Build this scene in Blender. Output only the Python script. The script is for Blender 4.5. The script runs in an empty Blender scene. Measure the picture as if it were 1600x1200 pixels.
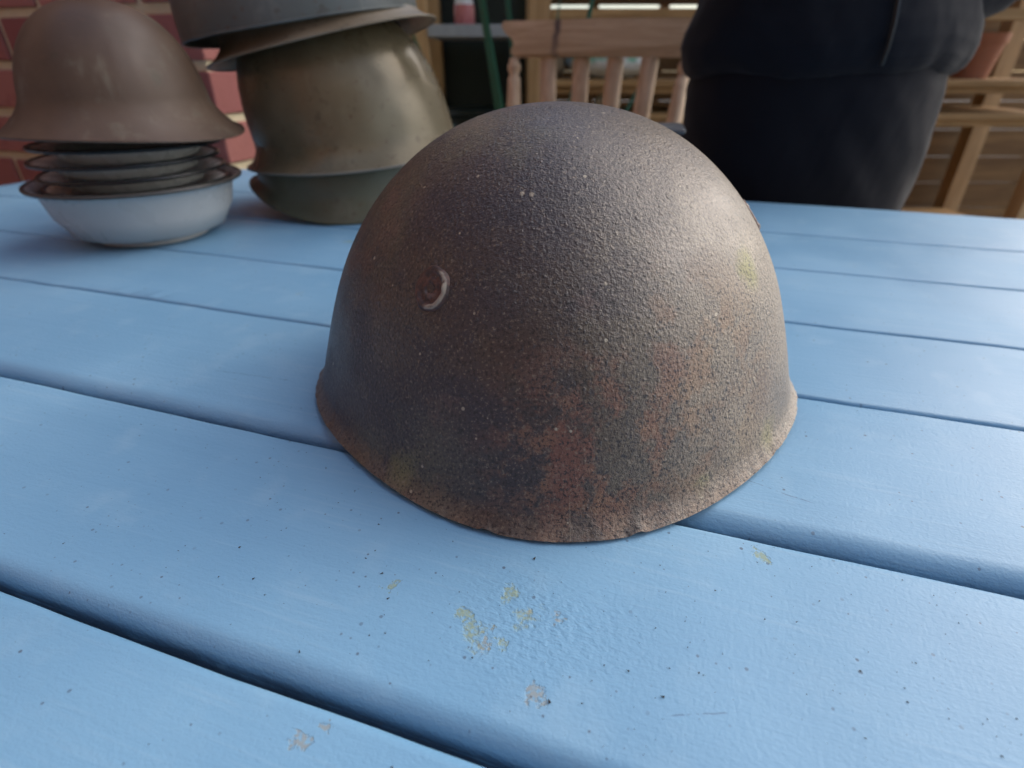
import bpy, math, random
from mathutils import Vector, Matrix, Euler, noise
R = math.radians
rnd = random.Random(7)
S = bpy.context.scene
COL = S.collection

# ------------------------------------------------------------------ camera
TZ = 0.74                                   # table top height
CAM_H = 0.165
cam_d = bpy.data.cameras.new('camera'); cam = bpy.data.objects.new('camera', cam_d); COL.objects.link(cam)
cam.location = (0, 0, TZ + CAM_H)
cam.rotation_euler = (R(90 - 30.2), 0, 0)
cam_d.sensor_width = 36; cam_d.lens = 36 * 867 / 1600
cam_d.clip_start = 0.01; cam_d.clip_end = 500
cam_d.dof.use_dof = True; cam_d.dof.focus_distance = 0.222; cam_d.dof.aperture_fstop = 8.5
S.camera = cam

# ------------------------------------------------------------------ light
SUN_AZ, SUN_EL = R(66), R(36)               # azimuth clockwise from +Y (away from the camera), elevation
w = bpy.data.worlds.new('World'); S.world = w; w.use_nodes = True
wn = w.node_tree.nodes; wl = w.node_tree.links
bg = wn['Background']; sky = wn.new('ShaderNodeTexSky'); sky.sky_type = 'NISHITA'
sky.sun_disc = False; sky.sun_elevation = SUN_EL; sky.sun_rotation = SUN_AZ
sky.air_density = 1.0; sky.dust_density = 2.5; sky.ozone_density = 1.0
wl.new(sky.outputs[0], bg.inputs[0]); bg.inputs[1].default_value = 0.135
sd = bpy.data.lights.new('sun', 'SUN'); sd.energy = 1.45; sd.angle = R(85); sd.color = (1, .97, .93)
so = bpy.data.objects.new('sun', sd); COL.objects.link(so)
to_sun = Vector((math.sin(SUN_AZ) * math.cos(SUN_EL), math.cos(SUN_AZ) * math.cos(SUN_EL), math.sin(SUN_EL)))
so.rotation_euler = to_sun.to_track_quat('Z', 'Y').to_euler(); so.location = (3, 2, 5)
S.view_settings.view_transform = 'Standard'; S.view_settings.look = 'None'
S.view_settings.gamma = 1; S.view_settings.exposure = 0.78
S.render.engine = 'CYCLES'
S.cycles.max_bounces = 5; S.cycles.diffuse_bounces = 3; S.cycles.glossy_bounces = 3
S.cycles.use_adaptive_sampling = True; S.cycles.adaptive_threshold = .025; S.cycles.use_denoising = True

# ------------------------------------------------------------------ mesh helpers
class MB:
    def __init__(s): s.v = []; s.f = []
    def quad_grid(s, rows, closed_u=True, closed_v=False):
        b = len(s.v); n = len(rows[0]); m = len(rows)
        for r in rows: s.v += [tuple(p) for p in r]
        for j in range(m if closed_v else m - 1):
            for i in range(n if closed_u else n - 1):
                i2 = (i + 1) % n; j2 = (j + 1) % m
                s.f.append((b + j*n + i, b + j*n + i2, b + j2*n + i2, b + j2*n + i))
        return b, n, m
    def cap(s, b, n, j, flip=False):
        idx = [b + j*n + i for i in range(n)]
        s.f.append(tuple(reversed(idx)) if flip else tuple(idx))
    def box(s, x0, x1, y0, y1, z0, z1, bev=0.0, M=None):
        # bevelled box: 24 corner verts hull
        if bev <= 0:
            P = [(x, y, z) for x in (x0, x1) for y in (y0, y1) for z in (z0, z1)]
            F = [(0,1,3,2),(4,6,7,5),(0,4,5,1),(2,3,7,6),(0,2,6,4),(1,5,7,3)]
            b = len(s.v)
            s.v += [tuple(M @ Vector(p)) if M else p for p in P]; s.f += [tuple(b+i for i in f) for f in F]
            return
        def ring(z, d):
            a, c = x0 + d, x1 - d; e, g = y0 + d, y1 - d; k = bev
            L = [(a+k-d if 0 else a+bev*.7, e), (c-bev*.7, e), (c, e+bev*.7), (c, g-bev*.7), (c-bev*.7, g), (a+bev*.7, g), (a, g-bev*.7), (a, e+bev*.7)]
            return [(M @ Vector((x, y, z))) if M else (x, y, z) for x, y in L]
        rows = [ring(z0, bev*.7), ring(z0 + bev*.7, 0), ring(z1 - bev*.7, 0), ring(z1, bev*.7)]
        b, n, m = s.quad_grid(rows); s.cap(b, n, 0, True); s.cap(b, n, m-1)
    def tube(s, path, rad, seg=12, caps=True, closed=False, flat=1.0, up=Vector((0, 0, 1))):
        P = [Vector(p) for p in path]; rows = []
        N = len(P)
        for i, p in enumerate(P):
            a = P[i-1] if (i > 0 or closed) else P[i]; c = P[(i+1) % N] if (i < N-1 or closed) else P[i]
            t = (c - a).normalized()
            u = up if abs(t.dot(up)) < .95 else Vector((1, 0, 0))
            x = t.cross(u).normalized(); y = x.cross(t).normalized()
            r = rad[i] if hasattr(rad, '__len__') else rad
            rows.append([p + x * (math.cos(k*2*math.pi/seg) * r) + y * (math.sin(k*2*math.pi/seg) * r * flat) for k in range(seg)])
        b, n, m = s.quad_grid(rows, True, closed)
        if caps and not closed: s.cap(b, n, 0, True); s.cap(b, n, m-1)
    def lathe(s, prof, seg=32, M=None, cap0=True, cap1=True):
        rows = []
        for r, z in prof:
            row = [Vector((r*math.cos(k*2*math.pi/seg), r*math.sin(k*2*math.pi/seg), z)) for k in range(seg)]
            rows.append([M @ p for p in row] if M else row)
        b, n, m = s.quad_grid(rows)
        if cap0: s.cap(b, n, 0, True)
        if cap1: s.cap(b, n, m-1)
    def loft(s, secs, seg=28, wob=0, seed=0.0):
        # secs: (cx, cy, z, rx, ry) ellipses
        rows = []
        for cx, cy, z, rx, ry in secs:
            row = []
            for k in range(seg):
                a = k*2*math.pi/seg
                d = 1 + wob * noise.noise(Vector((math.cos(a)*2.2 + seed, math.sin(a)*2.2, z*9))) + wob*.55*noise.noise(Vector((math.cos(a)*4 + seed + z*7, math.sin(a)*4, z*26 + math.cos(a)*6)))
                row.append((cx + rx*d*math.cos(a), cy + ry*d*math.sin(a), z + wob*.25*noise.noise(Vector((a*2, seed, z*6)))))
            rows.append(row)
        b, n, m = s.quad_grid(rows); s.cap(b, n, 0, True); s.cap(b, n, m-1)
    def mesh(s, name, smooth=True, angle=40):
        me = bpy.data.meshes.new(name); me.from_pydata(s.v, [], s.f); me.update()
        import bmesh
        bm = bmesh.new(); bm.from_mesh(me); bmesh.ops.recalc_face_normals(bm, faces=bm.faces); 
        if smooth:
            for f in bm.faces: f.smooth = True
            ca = math.radians(angle)
            for e in bm.edges:
                if len(e.link_faces) == 2 and e.calc_face_angle(0) > ca: e.smooth = False
        bm.to_mesh(me); bm.free()
        return me
    def build(s, name, mat, parent=None, smooth=True, angle=40, **tags):
        o = bpy.data.objects.new(name, s.mesh(name, smooth, angle)); COL.objects.link(o)
        if mat: o.data.materials.append(mat)
        o.parent = parent
        for k, v in tags.items(): o[k] = v
        return o
def thing(name, label, cat, loc=(0,0,0), rot=(0,0,0), group=None):
    o = bpy.data.objects.new(name, None); COL.objects.link(o)
    o.location = loc; o.rotation_euler = rot; o.empty_display_size = .05
    o['label'] = label; o['category'] = cat
    if group: o['group'] = group
    return o
def tag(o, label, cat, group=None):
    o['label'] = label; o['category'] = cat
    if group: o['group'] = group
    return o

# ------------------------------------------------------------------ material helpers
class NT:
    def __init__(s, name, rough=.5, spec=.5, metal=0.0):
        s.m = bpy.data.materials.new(name); s.m.use_nodes = True
        s.t = s.m.node_tree; s.b = s.t.nodes['Principled BSDF']
        s.b.inputs['Roughness'].default_value = rough; s.b.inputs['Specular IOR Level'].default_value = spec
        s.b.inputs['Metallic'].default_value = metal
        s.tc = s.n('ShaderNodeTexCoord'); s.obj = s.tc.outputs['Object']
    def n(s, k, **kw):
        o = s.t.nodes.new(k)
        for a, v in kw.items(): setattr(o, a, v)
        return o
    def set(s, sock, v):
        if isinstance(v, bpy.types.NodeSocket): s.t.links.new(v, sock)
        elif isinstance(v, (tuple, list)) and len(v) == 3 and sock.type == 'RGBA': sock.default_value = (*v, 1)
        else: sock.default_value = v
    def math(s, op, a, b=0.0, c=None):
        o = s.n('ShaderNodeMath', operation=op); s.set(o.inputs[0], a); s.set(o.inputs[1], b)
        if c is not None: s.set(o.inputs[2], c)
        return o.outputs[0]
    def vmath(s, op, a, b=(0,0,0)):
        o = s.n('ShaderNodeVectorMath', operation=op); s.set(o.inputs[0], a); s.set(o.inputs[1], b)
        return o.outputs['Value'] if op in ('LENGTH', 'DISTANCE', 'DOT_PRODUCT') else o.outputs[0]
    def scale(s, v, f):
        return s.vmath('MULTIPLY', v, f if isinstance(f, tuple) else (f, f, f))
    def noise(s, scale=5, detail=4, rough=.55, vec=None, dist=0.0, color=False):
        o = s.n('ShaderNodeTexNoise'); s.set(o.inputs['Vector'], vec or s.obj); o.inputs['Scale'].default_value = scale
        o.inputs['Detail'].default_value = detail; o.inputs['Roughness'].default_value = rough; o.inputs['Distortion'].default_value = dist
        return o.outputs['Color'] if color else o.outputs['Fac']
    def vor(s, scale, vec=None, feature='F1', out='Distance', rand=1.0):
        o = s.n('ShaderNodeTexVoronoi', feature=feature); s.set(o.inputs['Vector'], vec or s.obj); o.inputs['Scale'].default_value = scale
        o.inputs['Randomness'].default_value = rand
        return o if out == 'node' else o.outputs[out]
    def ramp(s, x, a, b, lo=0.0, hi=1.0):           # smoothstep a..b -> lo..hi
        o = s.n('ShaderNodeMapRange', interpolation_type='SMOOTHSTEP'); s.set(o.inputs['Value'], x)
        o.inputs['From Min'].default_value = a; o.inputs['From Max'].default_value = b
        o.inputs['To Min'].default_value = lo; o.inputs['To Max'].default_value = hi
        return o.outputs[0]
    def mix(s, f, a, b, mode='MIX'):
        o = s.n('ShaderNodeMix', data_type='RGBA', blend_type=mode); s.set(o.inputs[0], f); s.set(o.inputs[6], a); s.set(o.inputs[7], b)
        return o.outputs[2]
    def sep(s, v):
        o = s.n('ShaderNodeSeparateXYZ'); s.set(o.inputs[0], v); return o.outputs
    def spot(s, p, r, soft=.5, vec=None, wob=None):  # 1 inside a blob round point p
        d = s.vmath('DISTANCE', vec or s.obj, p)
        if wob is not None: d = s.math('ADD', d, wob)
        return s.ramp(d, r, r * soft)
    def bump(s, h, dist, strength=1.0, normal=None):
        o = s.n('ShaderNodeBump'); s.set(o.inputs['Height'], h); o.inputs['Distance'].default_value = dist; o.inputs['Strength'].default_value = strength
        if normal: s.set(o.inputs['Normal'], normal)
        return o.outputs[0]
    def col(s, c): s.set(s.b.inputs['Base Color'], c)
    def rough(s, r): s.set(s.b.inputs['Roughness'], r)
    def nor(s, x): s.set(s.b.inputs['Normal'], x)

def simple(name, c, rough=.6, var=.15, scale=12, spec=.4, bump=0.0, bscale=60, metal=0.0):
    n = NT(name, rough, spec, metal)
    f = n.noise(scale, 5); n.col(n.mix(f, tuple(x*(1-var) for x in c), tuple(min(1, x*(1+var)) for x in c)))
    n.rough(n.ramp(n.noise(scale*2, 3), .3, .7, max(.05, rough-.08), min(1, rough+.08)))
    if bump: n.nor(n.bump(n.noise(bscale, 4), bump))
    return n.m
def wood(name, dark, light, axis=0, scale=14, rough=.6, bump=.0006, streak=None):
    n = NT(name, rough, .3)
    sc = [scale]*3; sc[axis] = scale * .08
    v = n.scale(n.obj, tuple(sc))
    g = n.noise(1.0, 6, .65, vec=v, dist=.6); g2 = n.noise(6.0, 4, .6, vec=v)
    c = n.mix(n.ramp(g, .3, .7), dark, light); c = n.mix(n.math('MULTIPLY', n.ramp(g2, .5, .75), .35), c, tuple(x*.55 for x in dark))
    blot = n.noise(5, 3); c = n.mix(n.math('MULTIPLY', n.ramp(blot, .5, .8), .35), c, tuple(x*.6 for x in dark))
    if streak:
        x, y, z = n.sep(n.obj); d = n.math('ABSOLUTE', n.math('ADD', n.math('SUBTRACT', x, streak[0]), n.math('MULTIPLY', n.math('SUBTRACT', n.noise(40, 3), .5), .02)))
        c = n.mix(n.math('MULTIPLY', n.ramp(d, .010, .002), n.ramp(z, streak[1]-.04, streak[1]+.03, .4, .85)), c, (.05, .04, .05))
    n.col(c); n.nor(n.bump(g2, bump)); return n.m

# ------------------------------------------------------------------ materials
PAINT_A, PAINT_B, PAINT_C, PAINT_D = (.17, .350, .527), (.205, .397, .575), (.155, .328, .502), (.262, .44, .59)
def paint_material():
    n = NT('blue_table_paint', .42, .45)
    x, y, z = n.sep(n.obj)
    along = n.scale(n.obj, (5, 90, 90)); fine = n.scale(n.obj, (16, 420, 420))
    brush = n.noise(1, 3, .6, vec=along, dist=.3); hair = n.noise(1, 2, .6, vec=fine)
    big = n.noise(7, 2); med = n.noise(38, 4)
    base = n.mix(n.ramp(big, .3, .72), PAINT_A, PAINT_B)
    base = n.mix(n.math('MULTIPLY', n.ramp(brush, .35, .75), .30), base, PAINT_C)
    base = n.mix(n.math('MULTIPLY', n.ramp(med, .50, .75), .40), base, PAINT_D)
    base = n.mix(n.math('MULTIPLY', n.ramp(n.math('MULTIPLY', hair, n.ramp(big, .35, .65, .85, 1.1)), .56, .72), .35), base, PAINT_D)
    # worn, dirty patches: colour of the bare wood, algae and old filler
    wn_ = n.noise(210, 4, .7)
    ww = n.math('MULTIPLY', n.math('SUBTRACT', wn_, .5), .022)
    med2f = n.noise(700, 2, .6)
    def spots(lst, soft=.45):
        acc = None
        for (u, v, r) in lst:
            m = n.spot((u, v, TZ), r, soft, wob=ww); acc = m if acc is None else n.math('MAXIMUM', acc, m)
        return acc
    green = spots([(-.0490, .1085, .0046), (-.0330, .1205, .0056), (-.0425, .1272, .0038), (-.0545, .1145, .0028), (-.0400, .1085, .0026), (-.083, .1186, .0018), (.0433, .1739, .0030), (.205, .128, .003), (-.345, .50, .006)])
    brown = spots([(-.0440, .1078, .0022), (-.0335, .1218, .0025), (-.0228, .0945, .0028), (-.082, .0623, .0024), (-.0225, .1222, .0018), (-.30, .356, .0022), (-.078, .0665, .0012)])
    base = n.mix(n.math('MULTIPLY', n.math('MULTIPLY', green, n.ramp(med2f, .32, .58)), .8), base, n.mix(wn_, (.19, .26, .15), (.36, .42, .29)))
    base = n.mix(n.math('MULTIPLY', n.math('MULTIPLY', brown, n.ramp(med2f, .35, .55)), .6), base, n.mix(wn_, (.20, .17, .12), (.42, .40, .29)))
    # tiny dark pits in the paint
    vd = n.vor(210, out='node'); vd.voronoi_dimensions = '2D'; vc = n.sep(vd.outputs['Color']); keep = n.math('GREATER_THAN', vc[0], .72)
    sz = n.math('MULTIPLY_ADD', n.math('POWER', vc[1], 2.5), .13, .012)
    pit = n.math('MULTIPLY', keep, n.ramp(n.math('SUBTRACT', vd.outputs['Distance'], sz), .03, -.02))
    pit = n.math('MULTIPLY', pit, n.ramp(med, .36, .6))
    base = n.mix(n.math('MULTIPLY', pit, .7), base, (.06, .07, .10))
    # hairline splits running with the grain
    wob = n.math('MULTIPLY', n.math('SUBTRACT', med, .5), .003); brk = n.ramp(wn_, .40, .52)
    def line(u0, v0, u1, v1, wd):
        L = math.hypot(u1-u0, v1-v0); du, dv = (u1-u0)/L, (v1-v0)/L
        px = n.math('SUBTRACT', x, u0); py = n.math('SUBTRACT', y, v0)
        s_ = n.math('ADD', n.math('MULTIPLY', px, du), n.math('MULTIPLY', py, dv))
        t_ = n.math('ADD', n.math('MULTIPLY', px, -dv), n.math('MULTIPLY_ADD', py, du, wob))
        a = n.ramp(n.math('ABSOLUTE', t_), wd, wd*.3)
        b = n.math('MULTIPLY', n.ramp(s_, 0, L*.1), n.ramp(s_, L, L*.8))
        return n.math('MULTIPLY', n.math('MULTIPLY', a, b), brk)
    cr = line(.032, .2235, .070, .2120, .00035)
    for a in ((-.27, .2285, -.21, .2335, .0004), (.015, .101, .036, .109, .0003)):
        cr = n.math('MAXIMUM', cr, line(*a))
    base = n.mix(n.math('MULTIPLY', cr, .6), base, (.06, .10, .18))
    # grime film in the rounded joints between boards
    side = n.ramp(z, TZ - .003, TZ - .011)
    grime = n.math('MULTIPLY', side, n.ramp(n.math('MULTIPLY_ADD', hair, .4, n.math('MULTIPLY', med, .6)), .30, .54))
    base = n.mix(n.math('MULTIPLY', grime, .75), base, (.035, .055, .10))
    n.col(base)
    n.rough(n.ramp(big, .3, .75, .44, .58))
    knot = n.math('ADD', n.spot((-.039, .1193, TZ), .034, .15), n.math('MULTIPLY', n.spot((-.01, .122, TZ), .028, .1), .6))
    kw = n.noise(1, 2, .6, vec=n.scale(n.obj, (330, 650, 500)))
    h = n.math('MULTIPLY', kw, n.math('MULTIPLY_ADD', knot, 1.2, .30))
    h = n.math('MULTIPLY_ADD', hair, .30, h)
    h = n.math('MULTIPLY_ADD', n.noise(1, 2, .6, vec=along), .35, h)
    h = n.math('MULTIPLY_ADD', n.math('MULTIPLY', n.ramp(z, TZ-.003, TZ-.010), kw), 1.6, h)
    h = n.math('MULTIPLY_ADD', n.math('MAXIMUM', green, brown), -.45, h)
    h = n.math('MULTIPLY_ADD', med2f, .35, h)
    n.nor(n.bump(h, .00042, .9))
    return n.m

def rust_material():
    n = NT('rusted_dark_steel', .45, .7)
    x, y, z = n.sep(n.obj)
    big = n.noise(11, 3, .6); mid = n.noise(34, 4, .6); med2 = n.noise(22, 4, .6, vec=n.vmath('ADD', n.obj, (3, 1, 2)))
    rn = n.noise(52, 6, .7); fine = n.noise(760, 2, .65)
    c = n.mix(n.ramp(big, .35, .65), (.056, .039, .033), (.092, .068, .044))
    c = n.mix(n.math('MULTIPLY', n.ramp(mid, .45, .62), .7), c, (.038, .029, .034))
    pur = n.math('MULTIPLY', n.spot((-.06, -.105, .045), .06, .2), n.ramp(med2, .38, .58)); c = n.mix(n.math('MULTIPLY', pur, .8), c, (.034, .027, .036))
    # olive paint remains
    ol = n.math('MULTIPLY', n.ramp(med2, .46, .64), n.math('MAXIMUM', n.spot((-.047, -.056, .118), .07, .2), n.math('MULTIPLY', n.spot((-.07, -.1, .006), .06, .2), .9)))
    c = n.mix(n.math('MULTIPLY', ol, .75), c, (.12, .104, .056))
    # rust patches
    g1 = n.spot((.012, -.122, .032), .062, .25); g2 = n.spot((.062, -.102, .046), .072, .2); g3 = n.spot((-.0945, -.03, .09), .06, .2)
    gm = n.math('MAXIMUM', g1, g2)
    rust = n.math('MULTIPLY', n.math('MAXIMUM', gm, n.math('MULTIPLY', g3, .35)), n.ramp(rn, .45, .57))
    c = n.mix(n.math('MULTIPLY', rust, .8), c, n.mix(n.ramp(mid, .4, .65), (.19, .070, .042), (.30, .155, .08)))
    c = n.mix(n.math('MULTIPLY', n.ramp(n.math('MULTIPLY_ADD', med2, .5, n.math('MULTIPLY', rn, .5)), .57, .66), .45), c, (.15, .08, .06))
    # tan dust on the right flank, with painted brightening on the lit side
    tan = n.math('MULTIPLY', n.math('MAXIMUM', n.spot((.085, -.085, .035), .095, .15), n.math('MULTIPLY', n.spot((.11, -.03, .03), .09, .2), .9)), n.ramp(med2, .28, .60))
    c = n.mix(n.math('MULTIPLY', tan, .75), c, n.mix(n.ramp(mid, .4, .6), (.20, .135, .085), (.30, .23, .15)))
    c = n.mix(n.math('MULTIPLY', n.ramp(x, -.01, .11), .42), c, n.mix(mid, (.168, .135, .098), (.26, .215, .155)))  # paler toward the right: lit side painted into the colour
    # rim: thin dusty grey brown lip
    rim = n.math('MULTIPLY', n.ramp(z, .013, .003), n.ramp(mid, .3, .5))
    c = n.mix(n.math('MULTIPLY', rim, n.ramp(x, -.02, .10, .35, .75)), c, n.mix(mid, (.17, .135, .105), (.27, .22, .17)))
    rimo = n.math('MULTIPLY', n.ramp(z, .006, .001), n.ramp(rn, .48, .60))
    c = n.mix(n.math('MULTIPLY', rimo, .6), c, (.22, .14, .09))
    # lichen
    lw = n.math('MULTIPLY', n.math('SUBTRACT', rn, .5), .026)
    lich = n.spot((.080, -.060, .0845), .013, .1, wob=lw)
    for p, r in (((.098, -.078, .009), .012), ((.058, -.118, .011), .010), ((-.07, -.104, .010), .014), ((.07, -.075, .062), .008)):
        lich = n.math('MAXIMUM', lich, n.math('MULTIPLY', n.spot(p, r, .05, wob=lw), .6))
    c = n.mix(n.math('MULTIPLY', lich, .8), c, n.mix(fine, (.22, .21, .07), (.34, .33, .13)))
    # pebbly corroded relief: separate grains of unequal height, and pits
    pv = n.vor(470, out='node'); pc = n.sep(pv.outputs['Color'])
    dome = n.ramp(n.math('ADD', n.math('MULTIPLY_ADD', n.math('SUBTRACT', fine, .5), 1.3, pv.outputs['Distance']), n.math('MULTIPLY', pc[1], .3)), .62, .12); gh = n.math('MULTIPLY', dome, n.ramp(pc[0], .40, 1.05))
    blis = n.vor(330, out='node'); blc = n.sep(blis.outputs['Color']); bk = n.math('GREATER_THAN', blc[2], .40)
    blm = n.math('MULTIPLY', n.math('MULTIPLY', bk, n.ramp(n.math('ADD', n.math('MULTIPLY_ADD', n.math('SUBTRACT', fine, .5), 1.5, blis.outputs['Distance']), n.math('MULTIPLY', blc[0], .28)), .50, .22)), gm)
    c = n.mix(n.math('MULTIPLY', blm, .8), c, (.034, .027, .029))
    c = n.mix(n.math('MULTIPLY', n.math('MULTIPLY', gh, n.ramp(mid, .35, .65)), .28), c, (.24, .195, .15))
    c = n.mix(n.math('MULTIPLY', n.ramp(fine, .57, .70), .6), c, (.25, .20, .14))
    c = n.mix(n.math('MULTIPLY', n.ramp(fine, .48, .35), .85), c, (.017, .012, .012))
    # pale grains stuck to the steel
    sp = n.vor(165, out='node'); sc_ = n.sep(sp.outputs['Color']); ks = n.math('GREATER_THAN', sc_[1], .55)
    r0 = n.math('MULTIPLY_ADD', n.math('POWER', sc_[0], 3.0), .12, .012)
    grain = n.math('MULTIPLY', ks, n.ramp(n.math('SUBTRACT', sp.outputs['Distance'], r0), .03, -.02))
    for p in ((-.0187, -.0722, .1204), (-.0150, -.0735, .1203)):
        grain = n.math('MAXIMUM', grain, n.spot(p, .0013, .5))
    c = n.mix(n.math('MULTIPLY', grain, .8), c, (.42, .36, .26))
    # cracks in the lip
    wob = n.math('MULTIPLY', n.math('SUBTRACT', rn, .5), .0022)
    def crack(x0, ztop, wd):
        d = n.math('ABSOLUTE', n.math('ADD', n.math('SUBTRACT', x, x0), wob))
        return n.math('MULTIPLY', n.math('MULTIPLY', n.ramp(d, wd, wd*.3), n.ramp(z, ztop, ztop*.6)), n.ramp(y, 0, -.05))
    ck = crack(-.0005, .020, .0003); ck2 = crack(.0475, .010, .0004)
    c = n.mix(n.math('MULTIPLY', ck, .45), c, (.33, .26, .18)); c = n.mix(n.math('MULTIPLY', ck2, .7), c, (.03, .02, .02))
    n.col(c)
    rg = n.math('MULTIPLY_ADD', n.math('MAXIMUM', rust, lich), .20, n.ramp(mid, .3, .7, .36, .47)); n.rough(rg)
    # relief: kept to a few cheap terms
    amp = n.ramp(n.noise(17, 2), .30, .66, .45, 1.0)
    h = n.math('MULTIPLY', gh, .85); h = n.math('MULTIPLY_ADD', n.noise(560, 3, .75), 1.9, h); h = n.math('MULTIPLY', h, amp); h = n.math('MULTIPLY_ADD', n.noise(90, 3, .6), .8, h)
    n.nor(n.bump(h, .00044, 1.0))
    return n.m

def helmet_paint(name, a, b, rough=.38, scuff=(.2, .18, .13), metal=0.0):
    n = NT(name, rough, .5, metal)
    f = n.noise(9, 5, .6); g = n.noise(30, 6, .65)
    c = n.mix(n.ramp(f, .3, .7), a, b); c = n.mix(n.math('MULTIPLY', n.ramp(g, .55, .75), .4), c, scuff)
    c = n.mix(n.math('MULTIPLY', n.ramp(n.noise(60, 4), .62, .72), .5), c, (.05, .035, .02))
    ch_ = n.ramp(n.noise(130, 5, .7), .60, .66); c = n.mix(n.math('MULTIPLY', ch_, .6), c, (.09, .05, .03))
    sc_ = n.ramp(n.noise(1, 3, .6, vec=n.scale(n.obj, (40, 40, 7))), .62, .75); c = n.mix(n.math('MULTIPLY', sc_, .35), c, scuff)
    n.col(c); n.rough(n.ramp(n.noise(14, 4), .3, .7, rough-.07, rough+.12))
    n.nor(n.bump(n.math('ADD', n.noise(600, 2), n.math('MULTIPLY', n.noise(16, 3), 6)), .00012)); return n.m

def fabric(name, c):
    n = NT(name, .9, .15)
    f = n.noise(9, 4); n.col(n.mix(f, tuple(v*.75 for v in c), tuple(v*1.3 for v in c)))
    weave = n.noise(700, 2); fold = n.noise(1, 3, .5, vec=n.scale(n.obj, (7, 7, 4)), dist=.3)
    n.nor(n.bump(n.math('ADD', n.math('MULTIPLY', weave, .02), fold), .012)); 
    n.b.inputs['Sheen Weight'].default_value = .08; n.b.inputs['Sheen Roughness'].default_value = .5
    return n.m

M = {}
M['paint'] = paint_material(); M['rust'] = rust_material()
M['olive'] = helmet_paint('olive_brown_paint', (.14, .110, .062), (.195, .158, .095), .30, (.27, .23, .15), .25)
M['olive2'] = helmet_paint('green_olive_paint', (.085, .085, .052), (.12, .118, .075), .36)
M['khaki'] = helmet_paint('khaki_brown_paint', (.16, .122, .078), (.22, .175, .118), .42)
M['greygreen'] = helmet_paint('grey_green_paint', (.075, .088, .085), (.115, .128, .12), .42, (.2, .2, .18))
M['brownlea'] = helmet_paint('dark_brown_paint', (.06, .036, .024), (.10, .062, .04), .5)
M['rimsteel'] = simple('worn_rim_steel', (.19, .175, .14), .36, .3, 30, .6)
M['navy'] = fabric('navy_jersey', (.006, .008, .013)); M['navy2'] = fabric('black_trouser_cloth', (.006, .007, .011))
M['skin'] = simple('skin', (.42, .24, .17), .5, .1); M['hair'] = simple('hair', (.04, .025, .018), .6, .4, 80)
M['shoe'] = simple('shoe_leather', (.02, .016, .014), .4)
M['chair'] = wood('weathered_chair_wood', (.38, .25, .14), (.60, .44, .29), 0, 26, .55)
M['rail'] = wood('weathered_rail_wood', (.38, .25, .14), (.60, .44, .29), 0, 26, .55, streak=(-.103, .946))
M['chairv'] = wood('weathered_spindle_wood', (.40, .27, .17), (.62, .46, .32), 2, 26, .5)
M['timber'] = wood('golden_timber', (.27, .145, .05), (.46, .28, .12), 0, 16)
M['timberv'] = wood('golden_post_timber', (.33, .19, .08), (.54, .35, .175), 2, 16)
M['slat'] = wood('fence_timber', (.13, .065, .022), (.25, .135, .05), 0, 12)
M['greyshelf'] = simple('grey_shelf_board', (.30, .32, .33), .7, .25, 40)
M['darkpanel'] = simple('dark_green_board', (.028, .042, .036), .6, .3, 6)
M['barrel'] = simple('dark_green_plastic', (.012, .02, .017), .35, .2, 5)
M['brick'] = None
M['mortar'] = simple('cream_mortar', (.58, .52, .36), .9, .15, 40, .2, .001, 200)
M['grit'] = simple('dark_grit', (.035, .03, .028), .9, .5, 300)
M['enamel'] = simple('pale_grey_enamel', (.42, .43, .42), .3, .12, 14)
M['darksteel'] = simple('dark_rim_enamel', (.06, .055, .05), .4)
M['blackplastic'] = simple('black_plastic', (.012, .013, .014), .35); M['greyplastic'] = simple('grey_plastic', (.10, .105, .11), .4)
M['pink'] = simple('pink_liquid_plastic', (.55, .19, .19), .3, .12); M['white'] = simple('white_plastic', (.72, .72, .70), .35, .05)
M['leaf'] = simple('strap_leaf', (.022, .11, .068), .38, .35, 10); M['terra'] = simple('terracotta', (.38, .16, .09), .8, .2)
M['cream'] = simple('cream_glaze', (.62, .56, .40), .4, .1); M['kraft'] = simple('tan_sacking', (.36, .27, .17), .85, .2, 20, .2, .002, 40)
M['patio'] = simple('patio_stone', (.27, .25, .22), .85, .3, 3, .2, .002, 60)
def brick_mat():
    n = NT('pink_red_brick', .8, .25)
    oi = n.n('ShaderNodeObjectInfo')
    c = n.mix(oi.outputs['Random'], (.24, .085, .08), (.42, .19, .16)); c = n.mix(n.math('MULTIPLY', n.ramp(n.noise(30, 5), .5, .75), .5), c, (.22, .08, .07))
    n.col(c); n.nor(n.bump(n.noise(120, 4), .0012)); return n.m
M['brick'] = brick_mat()
def bag_mat():
    n = NT('printed_white_sack', .4, .4); x, y, z = n.sep(n.obj)
    wv = n.math('MULTIPLY', n.math('SUBTRACT', n.noise(14, 3), .5), .05)
    zz = n.math('ADD', z, wv)
    g = n.math('MULTIPLY', n.ramp(zz, .052, .064), n.ramp(n.noise(28, 3), .4, .55))
    b = n.math('MULTIPLY', n.ramp(n.math('ABSOLUTE', x), .145, .155), .8)
    c = n.mix(n.noise(9, 3), (.60, .60, .54), (.74, .75, .72)); c = n.mix(n.math('MULTIPLY', g, .8), c, (.10, .42, .27)); c = n.mix(n.math('MULTIPLY', n.ramp(zz, .108, .114), .7), c, (.22, .42, .62)); c = n.mix(b, c, (.20, .38, .62))
    n.col(c); n.nor(n.bump(n.noise(22, 4), .01)); return n.m
M['bag'] = bag_mat(); M['plate'] = simple('white_enamel', (.62, .63, .61), .28, .08, 20)

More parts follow.
